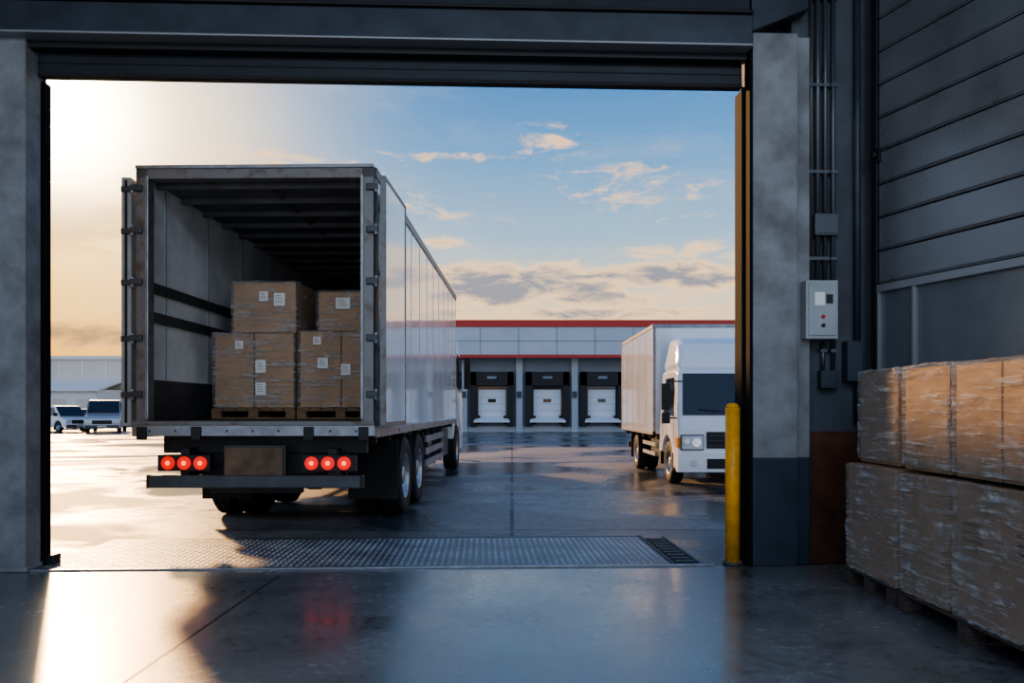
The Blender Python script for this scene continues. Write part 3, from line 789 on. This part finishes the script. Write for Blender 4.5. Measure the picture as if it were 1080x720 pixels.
warm = ramp([(0,(1.0,.44,.05)),(.08,(1.15,.56,.08)),(.18,(1.2,.70,.20)),(.28,(1.3,.95,.50)),(.38,(1.0,.95,.80)),(.5,(.28,.44,.62)),(.7,(.10,.22,.42)),(1,(.035,.11,.28))])
anti = ramp([(0,(.72,.76,.84)),(.1,(.74,.80,.92)),(.3,(.52,.68,.95)),(.6,(.22,.36,.64)),(1,(.035,.11,.28))])
dt = N.new('ShaderNodeVectorMath'); dt.operation='DOT_PRODUCT'; L.new(nv.outputs[0], dt.inputs[0]); dt.inputs[1].default_value=S
dc = mth('MAXIMUM', dt.outputs['Value'], 0.0)
hv = N.new('ShaderNodeVectorMath'); hv.operation='MULTIPLY'; L.new(nv.outputs[0], hv.inputs[0]); hv.inputs[1].default_value=(1,1,.75)
hn = N.new('ShaderNodeVectorMath'); hn.operation='NORMALIZE'; L.new(hv.outputs[0], hn.inputs[0])
dt2 = N.new('ShaderNodeVectorMath'); dt2.operation='DOT_PRODUCT'; L.new(hn.outputs[0], dt2.inputs[0]); dt2.inputs[1].default_value=Vector((-.70,1,.16)).normalized()
wf = mth('POWER', mth('MAXIMUM', dt2.outputs['Value'], 0.0), 26.0)
bk = N.new('ShaderNodeMapRange'); bk.interpolation_type='SMOOTHSTEP'; bk.inputs[1].default_value=.72; bk.inputs[2].default_value=-.1; L.new(sp.outputs['Y'], bk.inputs[0])
sky = mixc(wf, mixc(bk.outputs[0], cool, anti), warm)
az = mth('ARCTAN2', sp.outputs['X'], sp.outputs['Y']); el = mth('ARCSINE', sp.outputs['Z'])
clouds = [(-.535,.215,.085,.035,1.55),(-.50,.085,.12,.014,1.5),(-.05,.160,.09,.026,1.7),(.07,.168,.10,.020,1.5),(.235,.170,.11,.020,1.5),(.155,.285,.085,.030,.82),
          (.045,.335,.05,.018,.78),(-.12,.262,.09,.016,.7),(.09,.125,.16,.010,1.25),(-.11,.215,.05,.012,.65),(.22,.20,.09,.012,.8),(.13,.145,.14,.013,1.15),(-.10,.320,.08,.010,.6),(-.3,.10,.2,.014,.7),(-.30,.30,.12,.02,.6),(.21,.24,.07,.010,.6)]
acc = None
for a_,e_,sa,se,k_ in clouds:
    d1 = mth('POWER', mth('ABSOLUTE', mth('MULTIPLY', mth('SUBTRACT', az, a_), 1/sa)), 2.0)
    d2 = mth('POWER', mth('ABSOLUTE', mth('MULTIPLY', mth('SUBTRACT', el, e_), 1/se)), 2.0)
    g = mth('MULTIPLY', mth('POWER', 2.718, mth('MULTIPLY', mth('ADD', d1, d2), -.8)), k_)
    acc = g if acc is None else mth('MAXIMUM', acc, g)
cv = N.new('ShaderNodeCombineXYZ'); L.new(az, cv.inputs[0]); L.new(mth('MULTIPLY', el, 3.0), cv.inputs[1])
def nz(s, d, dist, z=0.0):
    mp = N.new('ShaderNodeMapping'); mp.inputs['Location'].default_value=(z,z*.7,z); L.new(cv.outputs[0], mp.inputs['Vector'])
    n = N.new('ShaderNodeTexNoise'); n.inputs['Scale'].default_value=s; n.inputs['Detail'].default_value=d; n.inputs['Distortion'].default_value=dist; n.inputs['Roughness'].default_value=.64
    L.new(mp.outputs[0], n.inputs['Vector']); return n.outputs['Fac']
n1 = nz(15, 9, .5, 3.1); n2 = nz(4.5, 7, .3, 1.7)
dens = mth('ADD', mth('MULTIPLY', acc, .66), mth('MULTIPLY', mth('SUBTRACT', n1, .5), 2.1))
r1 = N.new('ShaderNodeMapRange'); r1.interpolation_type='SMOOTHSTEP'; r1.inputs[1].default_value=.22; r1.inputs[2].default_value=.66; L.new(dens, r1.inputs[0])
cm = mth('MULTIPLY', r1.outputs[0], mth('MINIMUM', mth('MULTIPLY', acc, 3.0), 1.0))
r3 = N.new('ShaderNodeMapRange'); r3.inputs[1].default_value=.48; r3.inputs[2].default_value=.78; r3.inputs[4].default_value=.22; L.new(n2, r3.inputs[0])
sky = mixc(r3.outputs[0], sky, mixc(wf, (.70,.64,.58), (1.2,.85,.5)))
r2 = N.new('ShaderNodeMapRange'); r2.inputs[1].default_value=.58; r2.inputs[2].default_value=1.0; L.new(dens, r2.inputs[0])
edge = mixc(wf, (1.05,.70,.38), (.80,.40,.12)); core = mixc(wf, (.24,.24,.29), (.32,.17,.07))
cc = mixc(r2.outputs[0], edge, core)
sky = mixc(mth('MULTIPLY', cm, .90), sky, cc)
g1 = mth('MULTIPLY', mth('POWER', dc, 70.0), 1.6); g2 = mth('MULTIPLY', mth('POWER', dc, 500.0), 12.0)
def scalec(f_, c_):
    n = N.new('ShaderNodeVectorMath'); n.operation='SCALE'; n.inputs[0].default_value=c_; L.new(f_, n.inputs['Scale']); return n.outputs[0]
def addc(a_, b_):
    n = N.new('ShaderNodeVectorMath'); n.operation='ADD'; L.new(a_, n.inputs[0]); L.new(b_, n.inputs[1]); return n.outputs[0]
sky = addc(addc(sky, scalec(g1,(1.0,.68,.26))), scalec(g2,(1.0,.85,.6)))
L.new(sky, bg.inputs['Color']); bg.inputs['Strength'].default_value = 1.4

# ------------------------------------------------------------------ camera
cd = D.cameras.new('camera'); cam = D.objects.new('camera', cd); COL.objects.link(cam)
cam.location = (0,0,1.42); cam.rotation_euler = (math.radians(90),0,0)
cd.sensor_width = 36; cd.lens = 800/1080*36; cd.shift_y = 72/1080; cd.clip_end = 1500
scene.camera = cam
